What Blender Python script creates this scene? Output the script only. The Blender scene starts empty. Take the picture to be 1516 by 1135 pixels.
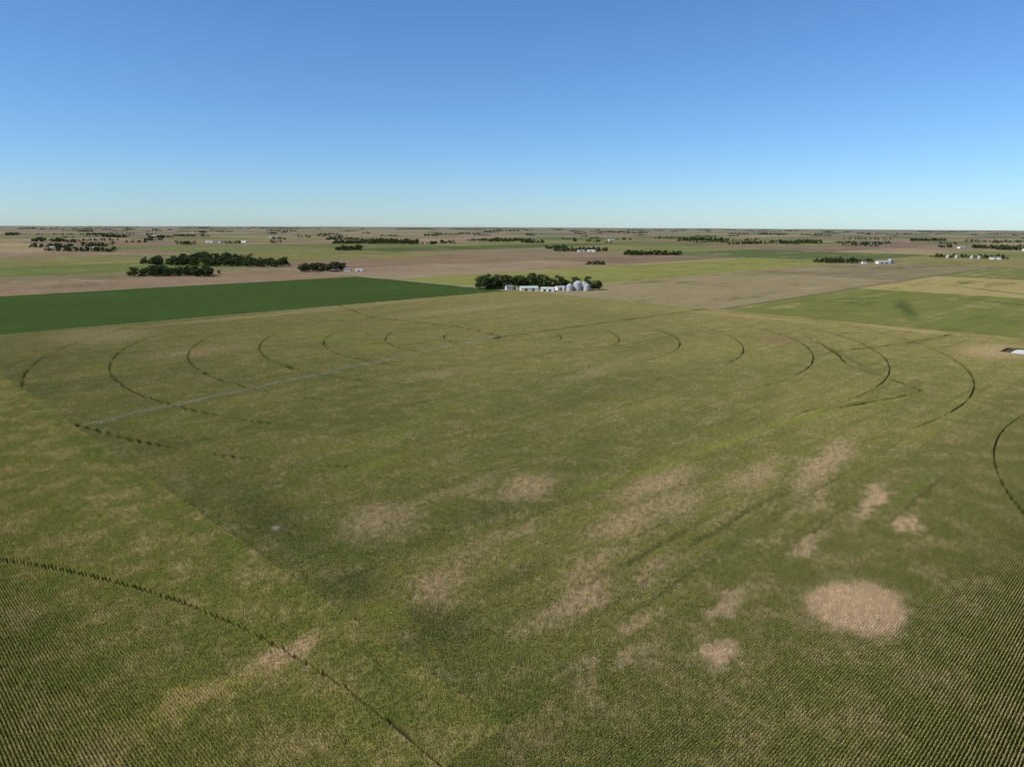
import bpy, math, random
import numpy as np
from mathutils import Vector, Matrix
from mathutils.bvhtree import BVHTree
rng=np.random.default_rng(7); random.seed(7)
sc=bpy.context.scene
C=0.70710678
OX,OY=-1.0,149.0
RE=7.4e6
def uv2xy(u,v): return OX+(u-v)*C, OY+(u+v)*C
def sstep(a,b,x):
    t=np.clip((x-a)/(b-a),0,1); return t*t*(3-2*t)
def terr(x,y):
    r=np.hypot(x,y)
    A=0.5+6.0*sstep(1500,5000,r)+8*sstep(6000,14000,r)
    s=(np.sin(x/210.0+.6)*np.cos(y/260.0-.4)*.5*(1-sstep(1200,2500,r))
       +np.sin(x/610+y/900+1.1)*.4*sstep(900,2500,r)+np.sin(y/520-x/1400+.3)*.4*sstep(900,2500,r)
       +np.sin(x/1900-.7)*np.cos(y/1500+.5)*.6*sstep(2000,6000,r))
    return -r*r/(2*RE)+A*s
# ------------------------------------------------------------ helpers
def mesh_np(name,V,Q):
    me=bpy.data.meshes.new(name)
    V=np.asarray(V,dtype=np.float32).reshape(-1,3); Q=np.asarray(Q,dtype=np.int32).reshape(-1,4)
    me.vertices.add(len(V)); me.vertices.foreach_set("co",V.ravel())
    me.loops.add(len(Q)*4); me.loops.foreach_set("vertex_index",Q.ravel())
    me.polygons.add(len(Q)); me.polygons.foreach_set("loop_start",np.arange(0,len(Q)*4,4,dtype=np.int32))
    me.update(calc_edges=True)
    return me
def add_obj(name,me,parent=None,mats=()):
    o=bpy.data.objects.new(name,me); sc.collection.objects.link(o)
    for m in mats: me.materials.append(m)
    if parent: o.parent=parent
    return o
def empty(name,loc=(0,0,0),rz=0):
    o=bpy.data.objects.new(name,None); sc.collection.objects.link(o); o.location=loc; o.rotation_euler=(0,0,rz); o.empty_display_size=1; return o
class NB:
    def __init__(s,nt): s.nt=nt
    def node(s,t,**k):
        n=s.nt.nodes.new(t)
        for a,b in k.items(): setattr(n,a,b)
        return n
    def put(s,inp,val):
        if isinstance(val,bpy.types.NodeSocket): s.nt.links.new(val,inp)
        else: inp.default_value=val
    def m(s,op,a,b=0.0,c=0.0,clamp=False):
        n=s.node("ShaderNodeMath",operation=op,use_clamp=clamp)
        s.put(n.inputs[0],a); s.put(n.inputs[1],b); s.put(n.inputs[2],c)
        return n.outputs[0]
    def vm(s,op,a,b=(0,0,0),c=None):
        n=s.node("ShaderNodeVectorMath",operation=op)
        s.put(n.inputs[0],a); s.put(n.inputs[1],b)
        if c is not None: s.put(n.inputs[2],c)
        return n.outputs[1] if op in('LENGTH','DISTANCE') else n.outputs[0]
    def mr(s,v,a,b,c=0.0,d=1.0,smooth=True):
        n=s.node("ShaderNodeMapRange",interpolation_type='SMOOTHSTEP' if smooth else 'LINEAR')
        s.put(n.inputs['Value'],v); n.inputs['From Min'].default_value=a; n.inputs['From Max'].default_value=b
        n.inputs['To Min'].default_value=c; n.inputs['To Max'].default_value=d
        return n.outputs[0]
    def mix(s,f,a,b,mode='MIX'):
        n=s.node("ShaderNodeMix",data_type='RGBA',blend_type=mode)
        s.put(n.inputs[0],f)
        for i,vv in((6,a),(7,b)):
            if isinstance(vv,tuple) and len(vv)==3: vv=vv+(1,)
            s.put(n.inputs[i],vv)
        return n.outputs[2]
    def noise(s,vec,scale,detail=3,rough=.55,out=0,dim='3D'):
        n=s.node("ShaderNodeTexNoise",noise_dimensions=dim)
        s.put(n.inputs['Vector'],vec); n.inputs['Scale'].default_value=scale
        n.inputs['Detail'].default_value=detail; n.inputs['Roughness'].default_value=rough
        return n.outputs[out]
    def comb(s,x,y,z=0.0):
        n=s.node("ShaderNodeCombineXYZ"); s.put(n.inputs[0],x); s.put(n.inputs[1],y); s.put(n.inputs[2],z); return n.outputs[0]
    def sep(s,v):
        n=s.node("ShaderNodeSeparateXYZ"); s.put(n.inputs[0],v); return n.outputs
    def tex(s,vec,loc,rot,scale):
        n=s.node("ShaderNodeMapping",vector_type='TEXTURE'); s.put(n.inputs[0],vec)
        n.inputs['Location'].default_value=(loc[0],loc[1],0); n.inputs['Rotation'].default_value=(0,0,math.radians(rot)); n.inputs['Scale'].default_value=(scale[0],scale[1],1)
        return n.outputs[0]
# ------------------------------------------------------------ field colours (one group per field)
def field_group(kind):
    g=bpy.data.node_groups.new("field_color_"+kind,"ShaderNodeTree")
    g.interface.new_socket("Color",in_out='OUTPUT',socket_type='NodeSocketColor')
    b=NB(g); out=b.node("NodeGroupOutput")
    pos=b.node("ShaderNodeNewGeometry").outputs['Position']
    s=b.sep(pos); dx=b.m('SUBTRACT',s[0],OX); dy=b.m('SUBTRACT',s[1],OY)
    u=b.m('MULTIPLY',b.m('ADD',dx,dy),C); v=b.m('MULTIPLY',b.m('SUBTRACT',dy,dx),C)
    uv=b.comb(u,v)
    nz=b.vm('SUBTRACT',b.noise(uv,.018,2,.6,1),(.5,.5,.5))
    nf=b.vm('SUBTRACT',b.noise(uv,.15,3,.7,1),(.5,.5,.5))
    d1=b.vm('MULTIPLY_ADD',nz,(34,22,0),uv)
    duv=b.vm('MULTIPLY_ADD',nf,(26,20,0),d1)
    suv=b.vm('MULTIPLY_ADD',nf,(22,7,0),uv)
    def mask(L,base):
        """soft union of patches (u,v,ru,rv,rot,strength)"""
        acc=None; vec=base
        for i,(cu,cv,ru,rv,rot,st) in enumerate(L):
            if i%6==5: vec=b.vm('MULTIPLY_ADD',acc,(1e-7,1e-7,1e-7),base)
            m_=b.mr(b.vm('LENGTH',b.tex(vec,(cu,cv),rot,(ru,rv))),1.25,.2,0,st)
            acc=m_ if acc is None else b.m('MAXIMUM',acc,m_)
        return acc
    if kind=='far':
        cell=b.vm('FLOOR',b.tex(uv,(6,-2),0,(804,402)))
        wn=b.node("ShaderNodeTexWhiteNoise",noise_dimensions='2D'); b.put(wn.inputs['Vector'],cell)
        cr=b.node("ShaderNodeValToRGB"); cr.color_ramp.interpolation='CONSTANT'
        pal=[(0,(.19,.14,.085)),(.16,(.18,.165,.065)),(.30,(.26,.205,.115)),(.44,(.115,.135,.045)),(.56,(.215,.16,.10)),(.66,(.155,.17,.055)),(.78,(.18,.13,.085)),(.87,(.07,.10,.035)),(.95,(.30,.25,.125))]
        el=cr.color_ramp.elements
        for p,c in pal[1:-1]: e=el.new(p); e.color=c+(1,)
        el[0].color=pal[0][1]+(1,); el[len(el)-1].position=.95; el[len(el)-1].color=pal[-1][1]+(1,)
        b.put(cr.inputs[0],wn.outputs[0]); col=cr.outputs[0]
        wob=b.vm('MULTIPLY_ADD',nz,(10,10,0),uv)
        boxes=[(-20,804,806,1300,(.045,.078,.022)),(-700,-20,806,1300,(.06,.08,.03)),
         (-100,812,1300,1560,(.22,.155,.10)),(-100,812,1560,1790,(.185,.15,.085)),(-200,820,1790,2200,(.12,.145,.045)),(-200,820,2200,2700,(.17,.16,.065)),
         (820,1700,1180,1560,(.24,.18,.115)),(820,1700,1560,2000,(.20,.14,.09)),(820,1700,2000,2700,(.16,.155,.055)),
         (812,2450,806,1180,(.20,.20,.06)),(812,1620,412,806,(.24,.195,.105)),(1620,2450,412,806,(.205,.165,.095)),
         (812,1350,-400,408,(.15,.16,.045)),(1350,1850,-400,408,(.30,.25,.10)),(1850,2600,-600,408,(.145,.155,.05)),
         (2450,3250,806,1600,(.09,.12,.045)),(2450,3200,0,806,(.20,.18,.07)),(1700,2500,1600,2400,(.20,.155,.095)),(1000,1700,2700,3500,(.135,.15,.055))]
        vec=wob
        for i,(a,c_,d,e,colr) in enumerate(boxes):
            if i%4==3: vec=b.vm('MULTIPLY_ADD',col,(1e-7,1e-7,1e-7),wob)
            q=b.vm('ABSOLUTE',b.tex(vec,((a+c_)/2,(d+e)/2),0,((c_-a)/2,(e-d)/2)))
            qs=b.sep(q); f=b.m('LESS_THAN',b.m('MAXIMUM',qs[0],qs[1]),1.0)
            col=b.mix(f,col,colr)
        st=b.noise(b.tex(uv,(0,0),0,(11,1)),.028,3,.7); bl=b.noise(uv,.0045,4,.65); bl2=b.noise(uv,.035,4,.75)
        k=b.m('ADD',b.m('MULTIPLY',b.m('SUBTRACT',st,.5),1.6),b.m('ADD',b.m('MULTIPLY',b.m('SUBTRACT',bl,.5),1.8),b.m('MULTIPLY',b.m('SUBTRACT',bl2,.5),1.6)))
        dark=b.m('LESS_THAN',b.sep(col)[0],.065)
        k=b.m('MULTIPLY',k,b.m('SUBTRACT',1.0,b.m('MULTIPLY',dark,.35)))
        lt=b.mix(dark,(.34,.27,.145),(.085,.125,.036))
        col=b.mix(b.mr(k,.05,.75,0,.8),col,lt); col=b.mix(b.mr(k,-.03,-.75,0,.9),col,b.mix(dark,(.075,.095,.033),(.028,.05,.016)))
        col=b.mix(mask([(1050,230,160,14,20,.8),(1230,120,120,10,60,.7),(1150,330,90,9,-30,.7),(1000,60,130,9,10,.7),(930,300,90,7,-50,.6),(1480,200,160,12,50,.6)],duv),col,(.065,.085,.028))
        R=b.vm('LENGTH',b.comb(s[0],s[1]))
        col=b.mix(b.mr(R,2500,16000,0,.5,False),col,(.19,.19,.18))  # atmospheric haze painted into the ground colour, growing with distance from the origin
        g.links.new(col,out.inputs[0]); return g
    fine=b.noise(uv,.42,4,.75); mid=b.noise(uv,.06,3,.7)
    tanf=b.m('MULTIPLY',b.mr(mid,.44,.68),b.mr(fine,.38,.62))
    T=(.68,.52,.31)
    if kind=='main':
        big=b.noise(b.tex(uv,(40,90),0,(2.4,1)),.011,4,.65); strk=b.noise(b.tex(uv,(0,0),0,(14,1)),.13,3,.65)
        cm=b.mix(b.mr(big,.36,.66),(.19,.235,.042),(.325,.32,.075))
        cm=b.mix(b.mr(b.m('ADD',u,v),150,1300,0,.6),cm,(.38,.35,.105))
        cm=b.mix(b.m('MULTIPLY',tanf,.6),cm,T)
        cm=b.mix(b.mr(strk,.52,.3,0,.5),cm,(.12,.165,.033))
        dk=mask([(12,84,11,17,0,.6),(17,45,14,18,0,.55),(19,160,12,40,-10,.55),(117,84,26,6,0,.4),(55,50,22,6,0,.5),(90,96,20,12,0,.35),
                (110,30,48,1.9,0,.75),(150,22,74,1.7,1,.75),(85,9,36,1.6,0,.65),(210,12,60,1.6,0,.6),(130,40,36,1.4,0,.55),(65,17,26,1.5,0,.55),
                (520,300,120,20,10,.3),(640,500,60,120,0,.25),(300,200,160,30,5,.25),(560,130,90,4,38,.6),(700,112,80,4,-8,.5),(380,62,60,3,-8,.6)],suv)
        cm=b.mix(dk,cm,(.09,.13,.03))
        yl=mask([(182,79,34,4.5,-3,.8),(246,76,46,5,-4,.8),(330,69,56,5,-12,.75),(405,52,44,5,-12,.55),(140,84,20,5,-5,.5),(89,181,28,8,10,.65),(8,62,8,10,0,.6),(150,230,90,10,15,.35),(40,330,20,60,20,.3),(280,520,20,130,0,.4),(62,545,16,24,0,.5),(110,205,40,6,20,.4)],suv)
        cm=b.mix(yl,cm,(.34,.39,.055))
        tn=mask([(120,107,24,16,0,.85),(165,66,36,13,0,.9),(48,124,26,20,30,.7),(250,24,70,9,8,1),(208,40,36,8,0,.8),(118,52,32,11,0,.85),(150,48,28,9,0,.75),(34,64,17,12,30,.75),
           (56,27,26,8,0,1),(80,36,20,5,5,.75),(90,19,24,3.5,0,.7),(32,-1,7,6,0,.8),(60,4,16,3,0,.8),(75,75,24,6,0,.55),(95,128,30,8,0,.45),(190,8,40,3,0,.7),
           (115,722,60,70,0,.55),(315,762,190,16,0,.6),(480,780,200,14,0,.5),(695,45,60,30,0,.9),(794,151,9,70,0,1),(770,330,16,120,0,.5),(150,560,70,30,0,.45),(560,640,160,30,0,.4),(350,250,80,14,10,.35),(240,330,60,16,-10,.35)],duv)
        cm=b.mix(b.m('MULTIPLY',tn,b.mr(fine,.3,.58,.3,1)),cm,T)
        cm=b.mix(mask([(15,144,2.2,2.2,0,1)],uv),cm,(.72,.60,.56))
        cm=b.mix(mask([(615,220,44,20,0,.8)],duv),cm,(.36,.22,.13))
    elif kind=='left':
        cm=b.mix(b.mr(mid,.36,.66),(.245,.28,.052),(.36,.335,.085))
        cm=b.mix(b.m('MULTIPLY',tanf,.5),cm,T)
        cm=b.mix(mask([(-75,125,18,60,10,.3),(-14,25,8,30,0,.4),(-6,300,4,180,0,.5),(-40,100,10,40,10,.25),(-8,45,3,12,0,.6)],suv),cm,(.16,.205,.04))
        cm=b.mix(mask([(-42,61,26,7,0,.8),(-56,60,12,6,0,.8)],duv),cm,(.50,.45,.11))
        cm=b.mix(b.m('MULTIPLY',mask([(-24,62,12,6,0,1),(-48,60,14,4,0,.5),(-100,330,20,40,0,.4)],duv),b.mr(fine,.25,.6,.5,1)),cm,T)
    else:
        cm=b.mix(b.mr(mid,.4,.68),(.205,.235,.048),(.295,.275,.078))
        cm=b.mix(b.m('MULTIPLY',tanf,.4),cm,T)
        cm=b.mix(mask([(20,-30,30,14,0,.4),(300,-60,120,10,0,.4),(120,-62,60,8,0,.3)],duv),cm,(.16,.20,.04))
        cm=b.mix(mask([(245,-18,44,2.6,0,.9)],suv),cm,(.20,.29,.05))
        cm=b.mix(mask([(240,-23,46,1.4,0,.7),(170,-5,40,1.2,0,.5)],suv),cm,(.07,.10,.025))
        cm=b.mix(b.m('MULTIPLY',mask([(117,-39,23,16,0,1),(117,-39,23,17,0,1),(66,-19,12,7,0,1),(197,-28,10,4.5,0,1),(215,-10,30,5,0,.9),(150,-8,24,4,0,.7),(95,-10,16,4,0,.7),(45,-6,10,4,0,.5)],duv),b.mr(fine,.15,.5,.6,1)),cm,(.80,.61,.39))
        ov=b.vm('MULTIPLY_ADD',nf,(11,9,0),uv)
        cm=b.mix(b.m('MULTIPLY',b.mr(b.vm('LENGTH',b.tex(ov,(117,-39),0,(19,15))),1.05,.75,0,.9),b.mr(fine,.15,.5,.6,1)),cm,(.80,.61,.39))
    vv=b.mr(fine,.25,.75,.52,1.5,False)
    cm=b.mix(1.0,cm,b.comb(vv,vv,vv),'MULTIPLY')
    g.links.new(cm,out.inputs[0]); return g
def newmat(name):
    m=bpy.data.materials.new(name); m.use_nodes=True; nt=m.node_tree; nt.nodes.clear(); b=NB(nt)
    o=b.node("ShaderNodeOutputMaterial"); return m,b,o
def simple(name,col,rough=.6,metal=0,var=.25,scale=.8):
    m,b,o=newmat(name); p=b.node("ShaderNodeBsdfPrincipled"); p.inputs['Roughness'].default_value=rough; p.inputs['Metallic'].default_value=metal
    pos=b.node("ShaderNodeNewGeometry").outputs['Position']; n=b.noise(pos,scale,4,.6)
    c=b.mix(b.mr(n,.3,.7),tuple(x*(1-var) for x in col),tuple(min(1,x*(1+var)) for x in col)); b.put(p.inputs['Base Color'],c)
    b.nt.links.new(p.outputs[0],o.inputs[0]); return m
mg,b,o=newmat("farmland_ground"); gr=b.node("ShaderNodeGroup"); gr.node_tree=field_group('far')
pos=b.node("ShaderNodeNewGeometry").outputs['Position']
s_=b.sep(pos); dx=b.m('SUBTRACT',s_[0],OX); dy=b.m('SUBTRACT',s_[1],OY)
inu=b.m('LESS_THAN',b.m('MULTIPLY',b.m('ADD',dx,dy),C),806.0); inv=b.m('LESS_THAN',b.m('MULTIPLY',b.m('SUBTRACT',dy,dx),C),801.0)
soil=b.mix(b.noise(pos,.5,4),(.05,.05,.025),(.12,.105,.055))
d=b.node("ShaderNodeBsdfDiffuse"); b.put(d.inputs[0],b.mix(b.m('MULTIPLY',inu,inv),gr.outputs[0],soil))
bp=b.node("ShaderNodeBump"); bp.inputs['Strength'].default_value=.8; bp.inputs['Distance'].default_value=1.4; b.put(bp.inputs['Height'],b.noise(pos,.28,5,.7)); b.put(d.inputs['Normal'],bp.outputs[0])
b.nt.links.new(d.outputs[0],o.inputs[0])
def corn_mats(kind):
    fg=field_group(kind)
    mc,b,o=newmat("corn_leaves_"+kind); gr=b.node("ShaderNodeGroup"); gr.node_tree=fg
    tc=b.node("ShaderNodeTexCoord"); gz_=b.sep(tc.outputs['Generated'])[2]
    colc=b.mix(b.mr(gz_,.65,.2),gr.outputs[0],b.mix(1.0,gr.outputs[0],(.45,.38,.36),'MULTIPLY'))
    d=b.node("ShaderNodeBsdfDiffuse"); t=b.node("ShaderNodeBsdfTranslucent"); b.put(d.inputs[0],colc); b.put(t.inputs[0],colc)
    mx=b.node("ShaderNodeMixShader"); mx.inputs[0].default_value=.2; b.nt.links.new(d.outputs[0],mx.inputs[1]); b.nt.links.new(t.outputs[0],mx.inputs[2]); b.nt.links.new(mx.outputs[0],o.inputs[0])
    mt_,b,o=newmat("corn_tassel_"+kind); gr=b.node("ShaderNodeGroup"); gr.node_tree=fg
    d=b.node("ShaderNodeBsdfDiffuse"); b.put(d.inputs[0],b.mix(.5,gr.outputs[0],(.60,.47,.24))); b.nt.links.new(d.outputs[0],o.inputs[0])
    return mc,mt_
# ------------------------------------------------------------ ground sheet
NA=320; rings=np.array(list(15*1.062**np.arange(0,134)))
ang=np.linspace(0,2*math.pi,NA,endpoint=False)
RR,AA=np.meshgrid(rings,ang,indexing='ij'); X=RR*np.sin(AA); Y=RR*np.cos(AA); Z=terr(X,Y)
V=np.stack([X,Y,Z],-1).reshape(-1,3); nR=len(rings)
ii,jj=np.meshgrid(np.arange(nR-1),np.arange(NA),indexing='ij'); j2=(jj+1)%NA
Q=np.stack([ii*NA+jj,(ii+1)*NA+jj,(ii+1)*NA+j2,ii*NA+j2],-1).reshape(-1,4)
V=np.concatenate([V,[[0,0,float(terr(0.,0.))]]]); ci=len(V)-1
Q=np.concatenate([Q,np.array([[ci,2*k,2*k+1,(2*k+2)%NA] for k in range(NA//2)])])
gme=mesh_np("ground",V,Q)
if gme.polygons[0].normal.z<0: Q=Q[:,::-1].copy(); gme=mesh_np("ground",V,Q)
ground=add_obj("ground",gme,mats=[mg])
gme.polygons.foreach_set("use_smooth",np.ones(len(gme.polygons),bool))
bvh=BVHTree.FromPolygons([tuple(a) for a in V.tolist()],[tuple(a) for a in Q.tolist()])
def gz(x,y):
    h=bvh.ray_cast(Vector((x,y,500)),Vector((0,0,-1)))
    return h[0].z if h[0] is not None else float(terr(x,y))
# ------------------------------------------------------------ corn
def corn_mesh(name,nrow,nalong,dx,seed,mats):
    r=np.random.default_rng(seed); Vs=[];Qs=[]
    row=np.repeat(np.arange(nrow),nalong); al=np.tile(np.arange(nalong),nrow)
    n=nrow*nalong
    px=(al+.5-nalong/2)*dx+r.normal(0,.05,n); py=(row+.5-nrow/2)*.76+r.normal(0,.03,n)
    hh=r.normal(2.35,.15,n)
    for k in range(8):
        az=r.uniform(0,2*math.pi,n) if k%2==0 else r.choice([0,math.pi],n)+r.normal(0,.5,n)
        h0=hh*(.30+.085*k)+r.normal(0,.05,n)
        L=r.uniform(.25,.39,n)*(1.0-.04*k); w=r.uniform(.05,.075,n)
        dxx,dyy=np.cos(az),np.sin(az); nx,ny=-dyy,dxx
        rise=r.uniform(.15,.34,n); drop=r.uniform(.0,.3,n)
        P0=np.stack([px,py,h0],-1); P1=np.stack([px+dxx*L*.5,py+dyy*L*.5,h0+rise],-1); P2=np.stack([px+dxx*L,py+dyy*L,h0+rise-drop],-1)
        Nn=np.stack([nx,ny,r.normal(0,.35,n)],-1)
        six=np.stack([P0-Nn*(w*.6)[:,None],P0+Nn*(w*.6)[:,None],P1-Nn*w[:,None],P1+Nn*w[:,None],P2-Nn*(w*.3)[:,None],P2+Nn*(w*.3)[:,None]],1)
        base=sum(len(a) for a in Vs)+6*np.arange(n)[:,None]
        Vs.append(six.reshape(-1,3)); Qs.append(base+np.array([[0,1,3,2]])); Qs.append(base+np.array([[2,3,5,4]]))
    for a in (0,1):
        az=r.uniform(0,math.pi,n); w=.022
        o_=np.stack([np.cos(az)*w,np.sin(az)*w,0*az],-1); b0=np.stack([px,py,0*px],-1); b1=np.stack([px,py,hh],-1)
        base=sum(len(q) for q in Vs)+4*np.arange(n)[:,None]
        Vs.append(np.stack([b0-o_,b0+o_,b1+o_,b1-o_],1).reshape(-1,3)); Qs.append(base+np.array([[0,1,2,3]]))
    nq=sum(len(q) for q in Qs)
    for a in range(2):
        az=r.uniform(0,2*math.pi,n); nx=np.cos(az); ny=np.sin(az)
        o_=np.stack([-ny*.03,nx*.03,0*nx],-1); b0=np.stack([px,py,hh-.05],-1); b1=np.stack([px+nx*.1,py+ny*.1,hh+.28],-1)
        base=sum(len(q) for q in Vs)+4*np.arange(n)[:,None]
        Vs.append(np.stack([b0-o_,b0+o_,b1+o_,b1-o_],1).reshape(-1,3)); Qs.append(base+np.array([[0,1,2,3]]))
    me=mesh_np(name,np.concatenate(Vs),np.concatenate(Qs))
    for m in mats: me.materials.append(m)
    mi=np.zeros(len(me.polygons),dtype=np.int32); mi[nq:]=1; me.polygons.foreach_set("material_index",mi)
    return me
TU,TV=10.0,9.88
def mkcol(name,specs,mats):
    col=bpy.data.collections.new(name)
    for i,(nr,na,dx) in enumerate(specs):
        me=corn_mesh(name+"_mesh",nr,na,dx,100+i+nr,mats); ob=bpy.data.objects.new("%s_%d"%(name,i),me); col.objects.link(ob)
    return col
circ=[(418,431,r_) for r_ in (62,122,183,243,304,364,422)]+[(-340,18,321),(400,-386,362)]
polys=[([(418,431),(600,424),(812,415)],1.9),([(418,431),(432,520),(405,650),(450,812)],1.3),([(658,211),(610,172),(562,138),(525,118),(495,80),(462,41),(430,46),(368,63)],.8),([(569,150),(610,142),(653,127),(700,118),(769,106),(812,106)],1.1),
       ([(418,431),(404,428)],4.0)]
rects=[(697,733,-8,42)]
def wrap(a): return np.abs((a+180)%360-180)
def gapd(u,v):
    d=np.full(u.shape,1e9)
    for cu,cv,r_ in circ: 
        if cu==418:
            an=np.degrees(np.arctan2(v-cv,u-cu))
            f=np.maximum(np.exp(-(wrap(an-160)/60)**4),np.exp(-(wrap(an-300)/52)**4))
            hw=-.9+1.7*f+.3*np.sin(an*.11*r_/60+r_)+.15*np.sin(an*.9)
            hw=np.where((u>1)&(v>1),np.minimum(hw,.7),-99)
        elif cu==-340: hw=np.where(u<-1,.4,-99)
        else: hw=np.where(v<-1,.4,-99)
        e=np.abs(np.hypot(u-cu,v-cv)-r_)
        d=np.where(hw>0,np.minimum(d,e-hw),d)
    for pl,hw in polys:
        for (a0,a1),(b0,b1) in zip(pl[:-1],pl[1:]):
            ex,ey=b0-a0,b1-a1; t=np.clip(((u-a0)*ex+(v-a1)*ey)/(ex*ex+ey*ey),0,1)
            q=np.hypot(u-a0-t*ex,v-a1-t*ey)-hw-.7*np.sin(u*.13+v*.07)*np.sin(v*.19)
            d=np.minimum(d,q)
    for a,b_,c_,e in rects:
        qx=np.abs(u-(a+b_)/2)-(b_-a)/2; qy=np.abs(v-(c_+e)/2)-(e-c_)/2
        d=np.minimum(d,np.maximum(qx,qy))
    return d
def visible(u,v):
    x,y=uv2xy(u,v)
    return (y>70)&(np.abs(x)<(y*.75+95))
def grid(u0,u1,v0,v1,alongu):
    a,bb=(TU,TV) if alongu else (TV,TU)
    us=np.arange(u0+a/2,u1,a); vs=np.arange(v0+bb/2,v1,bb)
    U,W=np.meshgrid(us,vs,indexing='ij'); return U.ravel(),W.ravel()
def inst_tree(col):
    g=bpy.data.node_groups.new("scatter_"+col.name,"GeometryNodeTree")
    g.interface.new_socket("Geometry",in_out='INPUT',socket_type='NodeSocketGeometry'); g.interface.new_socket("Geometry",in_out='OUTPUT',socket_type='NodeSocketGeometry')
    N=g.nodes.new; gi=N("NodeGroupInput"); go=N("NodeGroupOutput"); ip=N("GeometryNodeInstanceOnPoints"); ci=N("GeometryNodeCollectionInfo")
    ci.inputs['Collection'].default_value=col; ci.inputs['Separate Children'].default_value=True; ci.inputs['Reset Children'].default_value=True
    na=N("GeometryNodeInputNamedAttribute"); na.data_type='FLOAT_VECTOR'; na.inputs[0].default_value="rot"
    nb=N("GeometryNodeInputNamedAttribute"); nb.data_type='INT'; nb.inputs[0].default_value="idx"
    nc=N("GeometryNodeInputNamedAttribute"); nc.data_type='FLOAT_VECTOR'; nc.inputs[0].default_value="scl"
    L=g.links.new; L(gi.outputs[0],ip.inputs['Points']); L(ci.outputs[0],ip.inputs['Instance']); ip.inputs['Pick Instance'].default_value=True
    L(nb.outputs[0],ip.inputs['Instance Index']); L(na.outputs[0],ip.inputs['Rotation']); L(nc.outputs[0],ip.inputs['Scale']); L(ip.outputs[0],go.inputs[0])
    return g
def scatter(name,U,W,rz0,col,nv):
    x,y=uv2xy(U,W); z=terr(x,y)-.02; n=len(x)
    me=bpy.data.meshes.new(name); me.vertices.add(n); me.vertices.foreach_set("co",np.stack([x,y,z],-1).astype(np.float32).ravel())
    rz=rz0+math.pi*rng.integers(0,2,n)
    a=me.attributes.new("rot",'FLOAT_VECTOR','POINT'); a.data.foreach_set("vector",np.stack([0*rz,0*rz,rz],-1).astype(np.float32).ravel())
    a=me.attributes.new("idx",'INT','POINT'); a.data.foreach_set("value",rng.integers(0,nv,n).astype(np.int32))
    s=rng.uniform(.95,1.05,n); a=me.attributes.new("scl",'FLOAT_VECTOR','POINT'); a.data.foreach_set("vector",np.stack([s*0+1,s*0+1,s],-1).astype(np.float32).ravel())
    ob=add_obj(name,me); md=ob.modifiers.new("scatter",'NODES'); md.node_group=inst_tree(col); return ob
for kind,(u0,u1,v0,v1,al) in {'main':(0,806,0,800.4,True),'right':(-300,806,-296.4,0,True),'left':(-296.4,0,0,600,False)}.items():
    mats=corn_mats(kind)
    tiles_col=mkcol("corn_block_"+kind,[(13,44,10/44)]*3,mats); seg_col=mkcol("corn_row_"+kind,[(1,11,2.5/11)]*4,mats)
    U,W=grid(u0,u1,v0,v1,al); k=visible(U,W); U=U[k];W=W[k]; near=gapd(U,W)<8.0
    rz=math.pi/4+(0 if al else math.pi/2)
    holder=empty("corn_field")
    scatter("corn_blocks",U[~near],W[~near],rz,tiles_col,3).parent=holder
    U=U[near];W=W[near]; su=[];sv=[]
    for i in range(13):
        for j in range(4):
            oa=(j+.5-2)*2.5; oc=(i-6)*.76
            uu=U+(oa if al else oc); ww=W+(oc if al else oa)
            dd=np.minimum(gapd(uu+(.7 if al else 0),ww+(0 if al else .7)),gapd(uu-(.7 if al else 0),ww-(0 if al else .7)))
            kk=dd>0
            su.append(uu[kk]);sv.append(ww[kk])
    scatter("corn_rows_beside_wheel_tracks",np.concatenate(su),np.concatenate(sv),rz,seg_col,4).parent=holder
# ------------------------------------------------------------ trees
mleaf,b,o=newmat("tree_foliage"); pos=b.node("ShaderNodeNewGeometry").outputs['Position']
n=b.noise(pos,.16,3,.6); cl_=b.mix(b.mr(n,.35,.68),(.030,.052,.020),(.095,.12,.040))
d=b.node("ShaderNodeBsdfDiffuse"); t=b.node("ShaderNodeBsdfTranslucent"); b.put(d.inputs[0],cl_); b.put(t.inputs[0],cl_)
mx=b.node("ShaderNodeMixShader"); mx.inputs[0].default_value=.2; b.nt.links.new(d.outputs[0],mx.inputs[1]); b.nt.links.new(t.outputs[0],mx.inputs[2]); b.nt.links.new(mx.outputs[0],o.inputs[0])
mbark=simple("tree_bark",(.09,.07,.05),.9)
def tube(p0,p1,r0,r1,ns=6):
    p0=np.array(p0,float);p1=np.array(p1,float);d=p1-p0;d/=np.linalg.norm(d)+1e-9
    a=np.cross(d,[0,0,1.0]); 
    if np.linalg.norm(a)<1e-3:a=np.array([1.0,0,0])
    a/=np.linalg.norm(a); c=np.cross(d,a); th=np.arange(ns)*2*math.pi/ns
    ring=np.cos(th)[:,None]*a+np.sin(th)[:,None]*c
    V=np.concatenate([p0+ring*r0,p1+ring*r1]); Q=[[i,(i+1)%ns,ns+(i+1)%ns,ns+i] for i in range(ns)]
    return V,np.array(Q)
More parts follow.
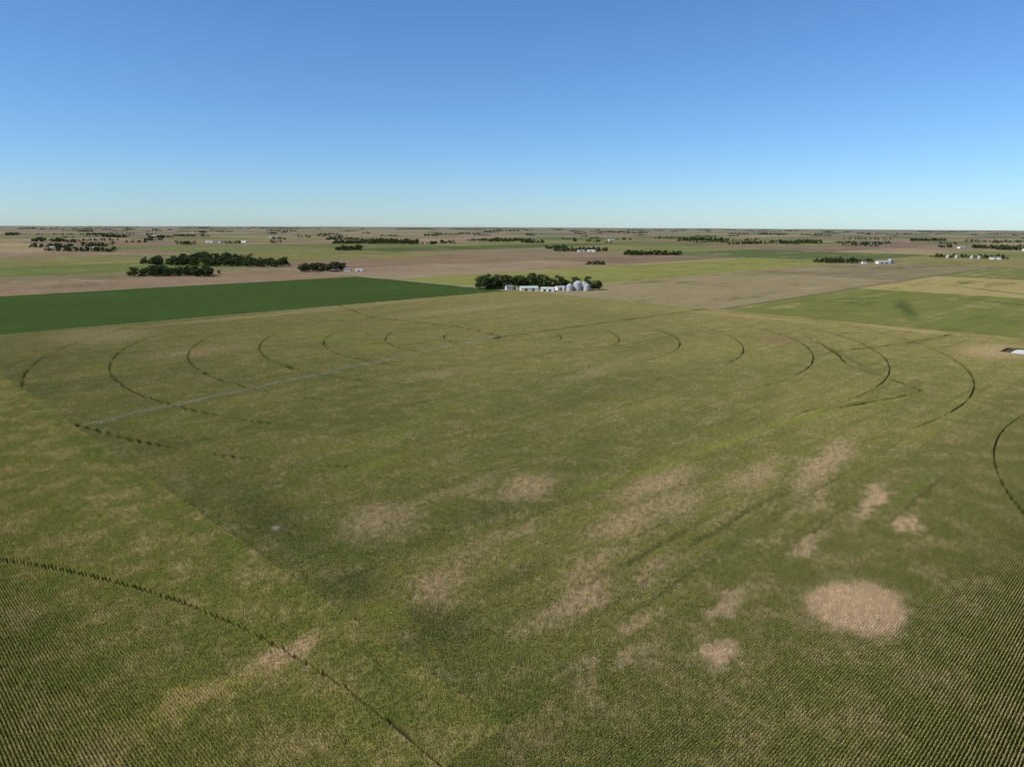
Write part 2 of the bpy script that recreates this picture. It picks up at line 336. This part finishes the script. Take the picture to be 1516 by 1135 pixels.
def tree_np(r,h,nclump=14,per=26,leaf=.85):
    Vs=[];Qs=[];off=0
    def add(V,Q):
        nonlocal off
        Vs.append(V);Qs.append(Q+off);off+=len(V)
    add(*tube((0,0,-.5),(0,0,h*.45),h*.028,h*.017))
    W=h*r.uniform(.30,.42)
    cs=[]
    for i in range(nclump):
        a=r.uniform(0,6.28); q=r.uniform(.25,1)**.6; zz=r.uniform(-.95,1)
        rad=W*math.sqrt(max(.05,1-zz*zz*.85))*q
        cs.append((math.cos(a)*rad,math.sin(a)*rad,h*.56+zz*h*.38))
    for c_ in cs[:6]: add(*tube((0,0,h*r.uniform(.22,.42)),c_,h*.011,h*.004,4))
    nqb=sum(len(q) for q in Qs)
    for c_ in cs:
        n=per; rr=W*r.uniform(.32,.52); dirs=r.normal(0,1,(n,3)); dirs/=np.linalg.norm(dirs,axis=1)[:,None]
        pc=np.array(c_)+dirs*rr*(r.uniform(.45,1.05,n)**.5)[:,None]*[1,1,.75]
        a=r.normal(0,1,(n,3)); a-=dirs*(a*dirs).sum(1)[:,None]*.6; a/=np.linalg.norm(a,axis=1)[:,None]
        bb=np.cross(a,dirs+r.normal(0,.4,(n,3))); bb/=np.linalg.norm(bb,axis=1)[:,None]+1e-6
        s=(leaf*r.uniform(.6,1.3,n))[:,None]
        V=np.stack([pc-a*s,pc-bb*s*.6,pc+a*s,pc+bb*s*.6],1).reshape(-1,3)
        add(V,4*np.arange(n)[:,None]+np.array([[0,1,2,3]]))
    return np.concatenate(Vs),np.concatenate(Qs),nqb
LIB={}
def lib(kind):
    if kind not in LIB:
        r=np.random.default_rng(55)
        if kind=='near': LIB[kind]=[tree_np(r,1.0*h,16,34,.8) for h in (13,15,12,16,14)]
        elif kind=='mid': LIB[kind]=[tree_np(r,h,11,18,1.25) for h in (13,15,12,16,14)]
        else: LIB[kind]=[tree_np(r,h,7,9,2.4) for h in (13,15,12,16)]
    return LIB[kind]
def belt(segs,kind='mid',name="tree_belt"):
    L=lib(kind); Vs=[];Qs=[];Mi=[];off=0
    for x0,y0,x1,y1,dep,cnt,scl in segs:
        ll=math.hypot(x1-x0,y1-y0)+1e-6; nx,ny=-(y1-y0)/ll,(x1-x0)/ll
        for i in range(cnt):
            t=(i+random.uniform(-.4,.4)+.5)/cnt; w=random.uniform(-.5,.5)*dep
            x=x0+(x1-x0)*t+nx*w; y=y0+(y1-y0)*t+ny*w
            V,Q,nb=L[random.randrange(len(L))]; s=scl*random.uniform(.5,1.2); a=random.uniform(0,6.28)
            R=np.array([[math.cos(a),-math.sin(a),0],[math.sin(a),math.cos(a),0],[0,0,1]])
            Vs.append((V*[s*1.15,s*1.15,s])@R.T+[x,y,gz(x,y)]); Qs.append(Q+off); off+=len(V)
            mi=np.zeros(len(Q),np.int32); mi[:nb]=1; Mi.append(mi)
    me=mesh_np(name,np.concatenate(Vs),np.concatenate(Qs)); ob=add_obj(name,me,mats=[mleaf,mbark]); me.polygons.foreach_set("material_index",np.concatenate(Mi)); return ob
belt([(-855,1640,-680,1652,90,90,1.3)],'near')
belt([(-1060,2080,-630,1995,90,160,1.4),(-1040,2330,-840,2290,90,55,1.5)],'near')
belt([(-530,1800,-425,1830,60,36,1.3)],'near')
belt([(-62,1335,-8,1352,40,24,1.6),(-8,1400,70,1400,50,32,1.3),(62,1352,150,1372,30,18,1.4),(140,1330,162,1335,14,6,1.1),(40,1328,52,1333,6,2,1.0)],'near')
belt([(-2143,3260,-1900,3140,60,36,1.4),(-1840,2900,-1560,2850,60,50,1.3),(-2010,3400,-1850,3330,60,20,1.4)])
belt([(-1026,4198,-550,4277,140,110,1.6),(-900,4600,-600,4650,80,50,1.6)])
belt([(-771,3170,-662,3184,60,34,1.4)])
belt([(-158,5024,120,5000,80,50,1.5),(60,4500,180,4400,60,24,1.5)])
belt([(182,3210,424,3241,40,44,1.25),(160,3500,260,3500,60,20,1.3)])
belt([(445,2888,674,2914,40,80,1.2)])
belt([(1300,5545,1612,5604,100,60,1.6)])
belt([(215,2155,275,2155,10,12,.8)])
belt([(1650,4669,1990,4720,50,70,1.3)])
belt([(986,2375,1110,2340,50,36,1.2),(1110,2400,1190,2390,20,12,1.1)])
belt([(1603,2790,1820,2660,30,36,1.1)])
belt([(3090,5700,3423,5773,60,60,1.5)])
belt([(2531,4010,2700,3900,60,40,1.5),(2480,3730,2620,3680,40,30,1.2)])
segs=[]
for i in range(330):
    R_=4200+16000*random.random()**1.25; a=math.radians(random.uniform(-41,41)); x=R_*math.sin(a); y=R_*math.cos(a)
    L_=random.choice([50,80,100,160,300])*random.uniform(.7,1.3)*(1+R_/15000); q=random.choice([1,-1])
    segs.append((x,y,x+L_*C,y+q*L_*C,random.uniform(40,90),int(L_/13)+3,random.uniform(.9,1.4)))
belt(segs,'far',"distant_tree_line")
# ------------------------------------------------------------ buildings
mwhite=simple("white_siding",(.72,.70,.66),.6,0,.06); mgreyroof=simple("grey_shingle_roof",(.16,.16,.17),.8); mmetal=simple("galvanised_steel",(.44,.45,.45),.55,.25,.12,.5)
mpipe=simple("weathered_galvanised_pipe",(.50,.50,.47),.6,.1,.12,.5)
mgreenroof=simple("pale_green_metal_roof",(.42,.50,.44),.5,.1,.1); mdoor=simple("dark_door",(.06,.055,.05),.6); mred=simple("red_siding",(.25,.04,.03),.7); mglass=simple("window_glass",(.03,.04,.05),.1); mconc=simple("concrete",(.5,.48,.45),.8,0,.1)
def box(name,par,c,s,mat):
    V=np.array([[x,y,z] for z in(-.5,.5) for y in(-.5,.5) for x in(-.5,.5)])*s+np.array(c)
    Q=[[0,2,3,1],[4,5,7,6],[0,1,5,4],[2,6,7,3],[0,4,6,2],[1,3,7,5]]
    return add_obj(name,mesh_np(name,V,Q),par,[mat])
def gable(name,x,y,w,l,h,rh,rot,wall,roof,doors=1,windows=2):
    e=empty(name,(x,y,gz(x,y)-.1),math.radians(rot))
    a,bq=l/2,w/2
    V=[(-a,-bq,0),(a,-bq,0),(a,bq,0),(-a,bq,0),(-a,-bq,h),(a,-bq,h),(a,bq,h),(-a,bq,h),(-a,0,h+rh),(a,0,h+rh)]
    me=bpy.data.meshes.new("walls"); me.from_pydata(V,[],[(0,1,5,4),(2,3,7,6),(1,2,6,9,5),(3,0,4,8,7)]); add_obj("walls",me,e,[wall])
    ov=.5; t=.25; sl=rh/bq
    V=[(-a-ov,-bq-ov,h-ov*sl+.05),(a+ov,-bq-ov,h-ov*sl+.05),(a+ov,0,h+rh+.05),(-a-ov,0,h+rh+.05),(a+ov,bq+ov,h-ov*sl+.05),(-a-ov,bq+ov,h-ov*sl+.05)]
    V+= [(p[0],p[1],p[2]+t) for p in V]
    me=bpy.data.meshes.new("roof"); me.from_pydata(V,[],[(0,3,2,1),(3,5,4,2),(6,7,8,9),(9,8,10,11),(0,1,7,6),(4,5,11,10),(1,2,8,7),(2,4,10,8),(5,3,9,11),(3,0,6,9)]); add_obj("roof",me,e,[roof])
    for i in range(doors):
        dx=(i-(doors-1)/2)*l/(doors+.5)
        if windows: box("door",e,(dx,-bq-.04,1.05),(1.0,.08,2.1),mdoor)
        else: box("sliding_door",e,(dx,-bq-.05,h*.4),(min(5,l*.3),.1,h*.8),mdoor)
    for i in range(windows):
        dx=-a+(i+.5)*l/windows
        if abs(dx)<.9: continue
        for fl in range(max(1,int(h//2.8))):
            for sy in (-1,1): box("window",e,(dx,sy*(bq+.03),1.5+fl*2.8),(1.1,.06,1.3),mglass)
    if windows: box("chimney",e,(l*.2,0.6,h+rh+.3),(.7,.7,1.6),mred)
    return e
def grain_bin(x,y,r,h,name="grain_bin"):
    e=empty(name,(x,y,gz(x,y)-.1)); ns=28; V=[];Q=[]
    nz=int(h/.8); th=np.arange(ns)*2*math.pi/ns
    for k in range(2*nz+1):
        rr=r*(1+(.008 if k%2 else 0)); V+=[(rr*math.cos(t),rr*math.sin(t),k*h/(2*nz)) for t in th]
    for k in range(2*nz): Q+=[[k*ns+i,k*ns+(i+1)%ns,(k+1)*ns+(i+1)%ns,(k+1)*ns+i] for i in range(ns)]
    add_obj("wall",mesh_np("wall",V,Q),e,[mmetal])
    V,Q=tube((0,0,h),(0,0,h+r*.52),r*1.03,r*.12,ns); add_obj("roof",mesh_np("roof",V,Q),e,[mmetal])
    V,Q=tube((0,0,h+r*.52),(0,0,h+r*.52+.6),r*.13,r*.02,12); add_obj("cap",mesh_np("cap",V,Q),e,[mmetal])
    V,Q=tube((0,0,-.2),(0,0,.25),r*1.06,r*1.06,ns); add_obj("pad",mesh_np("pad",V,Q),e,[mconc])
    box("door",e,(0,-r-.03,1.4),(.9,.12,1.8),mdoor); box("ladder",e,(r*.7,-r*.74,h/2),(.45,.12,h),mmetal)
    return e
gable("machine_shed",30,1309,16,32,5,3,8,mwhite,mgreenroof,2,0)
gable("machine_shed",64,1299,14,24,4.6,2.6,-12,mwhite,mgreenroof,2,0)
gable("machine_shed",86,1322,12,18,5,2.6,40,mwhite,mmetal,1,0)
gable("farmhouse",-6,1318,9,13,5.8,3,15,mwhite,mgreyroof,1,4)
gable("garage",12,1332,7,9,3,1.8,15,mwhite,mgreyroof,1,0)
grain_bin(104,1306,6,10); grain_bin(119,1313,8,14); grain_bin(135,1309,6,10); grain_bin(132,1328,6,12); grain_bin(94,1311,3.5,7)
gable("farmhouse",-412,1806,9,14,6,3.2,5,mwhite,mgreyroof,1,4); gable("barn",-440,1792,11,16,4.5,3.5,25,mred,mgreyroof,1,0); gable("machine_shed",-385,1815,10,18,4,2,0,mwhite,mmetal,1,0)
gable("machine_shed",-940,2235,14,28,5,3,10,mwhite,mmetal,1,0); gable("farmhouse",-1010,2200,9,13,6,3,0,mwhite,mgreyroof,1,4)
gable("machine_shed",-1990,3160,16,34,6,3,20,mwhite,mmetal,1,0); gable("barn",-1760,2990,14,30,7,4,-10,mwhite,mgreyroof,1,0); grain_bin(-1730,3010,7,12)
gable("machine_shed",1180,2312,15,42,6,3,10,mwhite,mmetal,2,0); gable("farmhouse",1115,2300,9,14,6,3,0,mwhite,mgreyroof,1,4); grain_bin(1212,2330,6,13); gable("barn",1240,2380,12,20,6,4,40,mwhite,mgreyroof,1,0)
for i,(x,y) in enumerate([(1640,2740),(1664,2725),(1700,2690),(1722,2682)]): grain_bin(x,y,6,9)
gable("machine_shed",1760,2650,14,34,6,3,-20,mwhite,mgreyroof,1,0)
gable("barn",300,3190,14,30,6,4,10,mwhite,mgreyroof,1,0); gable("machine_shed",345,3200,14,36,6,3,-10,mwhite,mmetal,1,0); gable("farmhouse",-500,4230,12,18,6,3,0,mwhite,mgreyroof,1,3)
gable("machine_shed",2450,3980,18,40,6,4,20,mwhite,mmetal,1,0); gable("barn",2580,3660,14,30,7,4,0,mwhite,mgreyroof,1,0)
gable("machine_shed",-1755,4220,16,44,6,4,0,mwhite,mmetal,1,0); gable("barn",-1690,4240,14,30,7,4,40,mwhite,mgreyroof,1,0)
gable("machine_shed",-1600,4350,16,40,6,4,-30,mwhite,mmetal,1,0); gable("machine_shed",-1880,5700,20,50,7,4,10,mwhite,mmetal,1,0)
gable("machine_shed",2280,4600,16,44,6,4,0,mwhite,mmetal,1,0); gable("machine_shed",700,5200,18,40,6,4,20,mwhite,mmetal,1,0); gable("machine_shed",-2900,5900,20,50,7,4,0,mwhite,mmetal,1,0)
# ------------------------------------------------------------ pivot irrigators
def pivot(u0,v0,du,dv,radii,tail):
    x0,y0=uv2xy(u0,v0); ang_=math.atan2(du+dv, du-dv)
    e=empty("center_pivot_irrigator",(x0,y0,gz(x0,y0)),ang_)
    Vp=[];Qp=[];Vw=[];Qw=[]
    def ad(Va,Qa,seg):
        Qa.append(seg[1]+sum(len(q) for q in Va)); Va.append(seg[0])
    top=4.3; rs=[0]+list(radii)
    for ax,ay in ((1,1),(1,-1),(-1,1),(-1,-1)): ad(Vp,Qp,tube((ax*1.2,ay*1.2,0),(0,0,top),.09,.07,5))
    for a,c_ in zip(rs[:-1],rs[1:]):
        n=8; prev=None; last=None
        for k in range(n+1):
            t=k/n; x=a+(c_-a)*t; z=top+1.1*math.sin(math.pi*t)
            if prev: ad(Vp,Qp,tube(prev,(x,0,z),.13,.13,6))
            lo=(x,0,z-1.3)
            if 0<k<n:
                for sy in(-.6,.6):
                    ad(Vp,Qp,tube((x,0,z),(x,sy,z-1.3),.035,.035,4))
                    if last: ad(Vp,Qp,tube((last[0],sy,last[2]),(x,sy,z-1.3),.03,.03,4)); ad(Vp,Qp,tube((last[0],sy,last[2]),(x,0,z),.03,.03,4))
                    ad(Vp,Qp,tube((x,sy,z-1.3),(x,sy,z-2.0),.02,.02,4))
                last=lo
            prev=(x,0,z)
        for sx in(-1,1):
            for sy in(-1,1): ad(Vp,Qp,tube((c_+sx*.15,sy*.3,top),(c_+sx*1.6,sy*1.9,.6),.08,.08,5))
        ad(Vp,Qp,tube((c_,-1.9,.6),(c_,1.9,.6),.09,.09,5))
        for sy in(-1.9,1.9):
            ad(Vw,Qw,tube((c_-.18,sy,.6),(c_+.18,sy,.6),.6,.6,16)); ad(Vw,Qw,tube((c_-.2,sy,.6),(c_+.2,sy,.6),.2,.2,10))
    if tail: ad(Vp,Qp,tube((rs[-1],0,top),(rs[-1]+tail,0,top+.3),.09,.05,6))
    add_obj("truss_spans_and_towers",mesh_np("truss",np.concatenate(Vp),np.concatenate(Qp)),e,[mpipe])
    add_obj("wheels",mesh_np("wheels",np.concatenate(Vw),np.concatenate(Qw)),e,[simple("tyre_rubber",(.03,.03,.03),.8)])
pivot(418,431,-403,-77,(62,122,183,243,304,364,413),8)
pivot(285,1540,.5,-1,(50,100),10)
# ------------------------------------------------------------ grain storage bags
e=empty("grain_storage_bags",(0,0,0))
mbag=simple("white_plastic_film",(.42,.43,.43),.5,0,.15)
for i in range(6):
    uc=702+i*4.8; V=[];ns=9;nseg=16; th=np.linspace(0,math.pi,ns)
    for k in range(nseg+1):
        vv=-2+36*k/nseg; s=min(1,math.sin(math.pi*min(max(k/nseg,.02),.98))*3.2+.25); x,y=uv2xy(uc,vv); z=float(terr(x,y))
        for t in th:
            off=math.cos(t)*1.35*s; V.append((x+off*C,y+off*C,z+math.sin(t)*2.1*s*(1+.03*math.sin(k*2.1))))
    Q=[[k*ns+j,k*ns+j+1,(k+1)*ns+j+1,(k+1)*ns+j] for k in range(nseg) for j in range(ns-1)]
    add_obj("bag_%d"%(i+1),mesh_np("bag",V,Q),e,[mbag])
# ------------------------------------------------------------ roads
mroad=simple("gravel",(.22,.19,.145),.95,0,.15,.2)
def road(name,u0,v0,u1,v1,w=7,mat=mroad):
    L_=math.hypot(u1-u0,v1-v0); n=max(2,int(L_/12)); V=[]
    nu,nv=-(v1-v0)/L_,(u1-u0)/L_
    for k in range(n+1):
        u=u0+(u1-u0)*k/n; v=v0+(v1-v0)*k/n
        for s in(-1,1):
            x,y=uv2xy(u+nu*s*w/2,v+nv*s*w/2); V.append((x,y,gz(x,y)+.12))
    Q=[[2*k,2*k+1,2*k+3,2*k+2] for k in range(n)]
    me=mesh_np(name,V,Q)
    if me.polygons[0].normal.z<0: me.flip_normals()
    add_obj(name,me,mats=[mat])
road("gravel_road",817,-600,817,5000,6)
road("gravel_road",2430,-800,2430,6000,6)
mtrack=simple("dirt_track",(.10,.08,.05),.95,0,.2,.3)
road("farm_track",823,410,2424,405,6,mtrack)
# ------------------------------------------------------------ camera, sky, sun
P=math.radians(12.6);RO=math.radians(0.27)
fw=Vector((0,math.cos(P),-math.sin(P)));r0=Vector((1,0,0));u0_=Vector((0,math.sin(P),math.cos(P)))
rr=r0*math.cos(RO)+u0_*math.sin(RO);uu=u0_*math.cos(RO)-r0*math.sin(RO)
cam=bpy.data.cameras.new("camera");co=bpy.data.objects.new("camera",cam);sc.collection.objects.link(co)
m=Matrix((rr,uu,-fw)).transposed().to_4x4();m.translation=(0,0,119);co.matrix_world=m
cam.lens=36*1060/1516;cam.clip_end=200000;cam.clip_start=1;sc.camera=co
AZ=-112;EL=44
wd=bpy.data.worlds.new("World");sc.world=wd;wd.use_nodes=True;b=NB(wd.node_tree)
s=b.node("ShaderNodeTexSky");s.sky_type='NISHITA';s.sun_disc=False;s.sun_elevation=math.radians(EL);s.sun_rotation=math.radians(AZ);s.altitude=300;s.air_density=1;s.dust_density=.1;s.ozone_density=3.2
c_=b.mix(1.0,s.outputs[0],(.64,.89,1.22),'MULTIPLY')
b.put(wd.node_tree.nodes["Background"].inputs[0],c_);wd.node_tree.nodes["Background"].inputs[1].default_value=.108
l=bpy.data.lights.new("sun","SUN");l.energy=5.0;l.angle=.009;l.color=(1,.94,.82);lo=bpy.data.objects.new("sun",l);sc.collection.objects.link(lo)
a=math.radians(AZ);el=math.radians(EL)
lo.rotation_euler=Vector((math.sin(a)*math.cos(el),math.cos(a)*math.cos(el),math.sin(el))).to_track_quat('Z','Y').to_euler()
sc.view_settings.view_transform='Standard';sc.view_settings.look='None'
